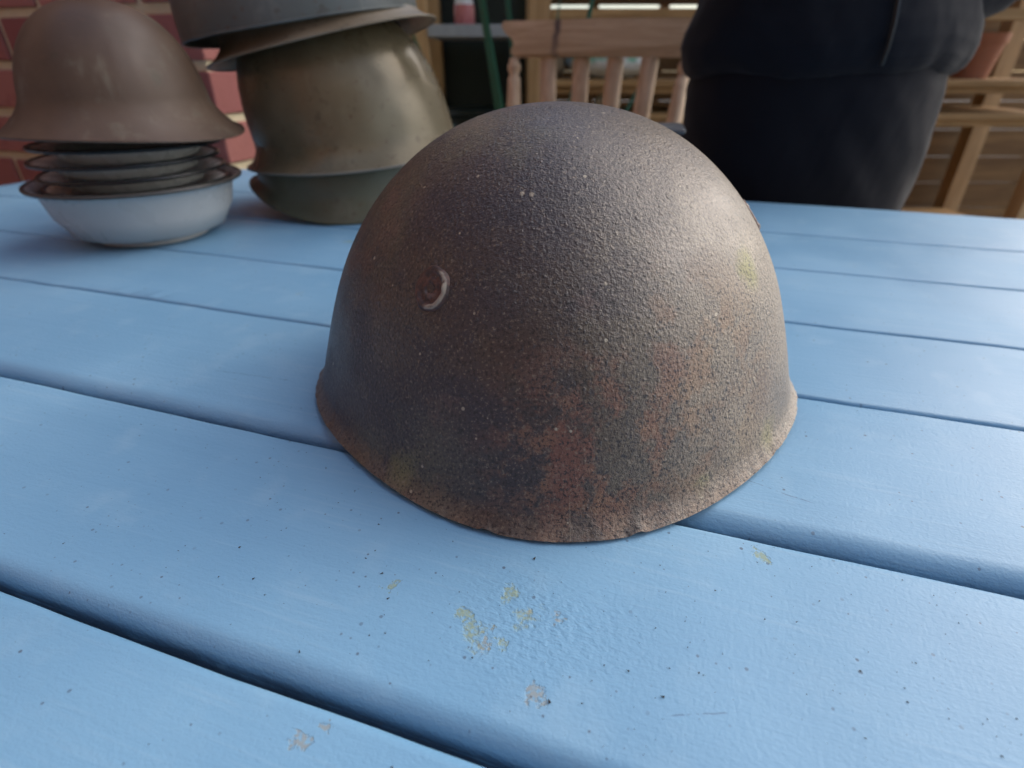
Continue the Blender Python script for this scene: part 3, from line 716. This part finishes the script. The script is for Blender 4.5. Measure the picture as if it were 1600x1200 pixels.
# barrel under the grey shelf
br = thing('water_butt', 'dark green plastic barrel standing in the shade under the grey shelf', 'barrel', (-.12, 2.53, 0))
pf = [(.001, 0), (.15, 0)]
for k in range(10):
    zz = .02 + k*.085; pf += [(.158, zz), (.166, zz+.015), (.166, zz+.05), (.158, zz+.065)]
pf += [(.15, .90), (.13, .905)]
mb = MB(); mb.lathe(pf[:-8] + [(.15, .72)], 36, None, False, True); br_b = mb.build('barrel_body', M['barrel'], br)
mb = MB(); mb.lathe([(.16, .7205), (.16, .738), (.10, .746), (.03, .75), (.001, .75)], 36, None, True, False); mb.build('lid', M['barrel'], br)

# strap leaved plant in a pot
pp = thing('potted_plant', 'strap leaved green plant in a terracotta pot between chair and shelving', 'plant', (.035, 1.93, 0))
mb = MB(); mb.lathe([(.001, 0), (.10, 0), (.13, .24), (.142, .245), (.142, .285), (.132, .285), (.125, .25), (.001, .25)], 32, None, False, False); mb.build('pot', M['terra'], pp)
def leaf(x0, y0, tipx, tipy, tipz, wd, droop=0.0):
    mb = MB(); rows = []
    P0 = Vector((x0, y0, .24)); P1 = Vector((tipx, tipy, tipz)); sv_ = Vector((.86, -.5, .12)).normalized()
    N_ = 22
    for j in range(N_+1):
        t = j/N_; p = P0.lerp(P1, t); p += Vector((0, 0, 1))*droop*math.sin(t*math.pi)
        wdt = wd*(1 - t**3)*(0.6 + .4*min(1, t*5)) + .0008
        nn_ = (P1-P0).normalized().cross(sv_)
        rows.append([p - sv_*wdt + nn_*wdt*.5, p - sv_*wdt*.5 + nn_*wdt*.1, p, p + sv_*wdt*.5 + nn_*wdt*.1, p + sv_*wdt + nn_*wdt*.5, p + nn_*-.0014])
    mb.quad_grid(rows, True); mb.build('leaf', M['leaf'], pp, angle=80)
for a in ((.0, .0, -.185, .04, 1.42, .0105), (.02, .01, -.20, -.05, 1.50, .013), (.045, -.01, -.09, .06, 1.40, .0115), (-.04, .0, -.42, .15, 1.15, .011), (.05, .03, .25, .12, 1.30, .012), (.0, .05, .12, .2, 1.1, .011), (.06, .0, .42, .05, .95, .011), (-.05, .03, -.5, .1, .75, .012)):
    leaf(*a)

# ------------------------------------------------------------------ grit on the table (too many grains to count)
mb = MB(); ct, st = math.cos(TYAW), math.sin(TYAW)
def grain(u, v, s, z=TZ):
    b = len(mb.v); e = rnd.uniform(1, 2.2); a = rnd.uniform(0, 6.28)
    for p in ((1, 0, 0), (-.5, .85, 0), (-.5, -.85, 0), (.1, .1, .7), (.15, 0, -.3)):
        x_, y_ = p[0]*s*e, p[1]*s; xr = x_*math.cos(a) - y_*math.sin(a); yr = x_*math.sin(a) + y_*math.cos(a)
        mb.v.append((u + xr, v + yr, z + .0002 + max(0, p[2])*s))
    mb.f += [tuple(b+i for i in f) for f in ((0, 1, 3), (1, 2, 3), (2, 0, 3), (0, 2, 4), (2, 1, 4), (1, 0, 4))]
for k in range(520):
    u, v = rnd.gauss(.02, .16), rnd.uniform(.083, .18); grain(u, v, abs(rnd.gauss(0, .00012)) + .00007)
for k in range(180):
    grain(rnd.uniform(-.45, .45), rnd.choice((rnd.uniform(.2, .30), rnd.uniform(.312, .414), rnd.uniform(-.03, .066))), abs(rnd.gauss(0, .00016)) + .00008)
for (u, v, s) in ((-.0905, .121, .0008), (-.100, .1255, .0006), (-.1045, .143, .0007), (-.0385, .1455, .0009), (.002, .111, .0006), (.013, .106, .0008), (-.019, .094, .0010), (.071, .1335, .0007), (-.046, .1, .0008), (.12, .11, .0008), (-.15, .115, .0008), (-.125, .158, .0007)):
    grain(u, v, s*.6)
o = mb.build('grit', M['grit'], smooth=False); o.rotation_euler = (0, 0, TYAW); o['kind'] = 'stuff'; o['label'] = 'tiny dark grains of dirt scattered on the blue planks'
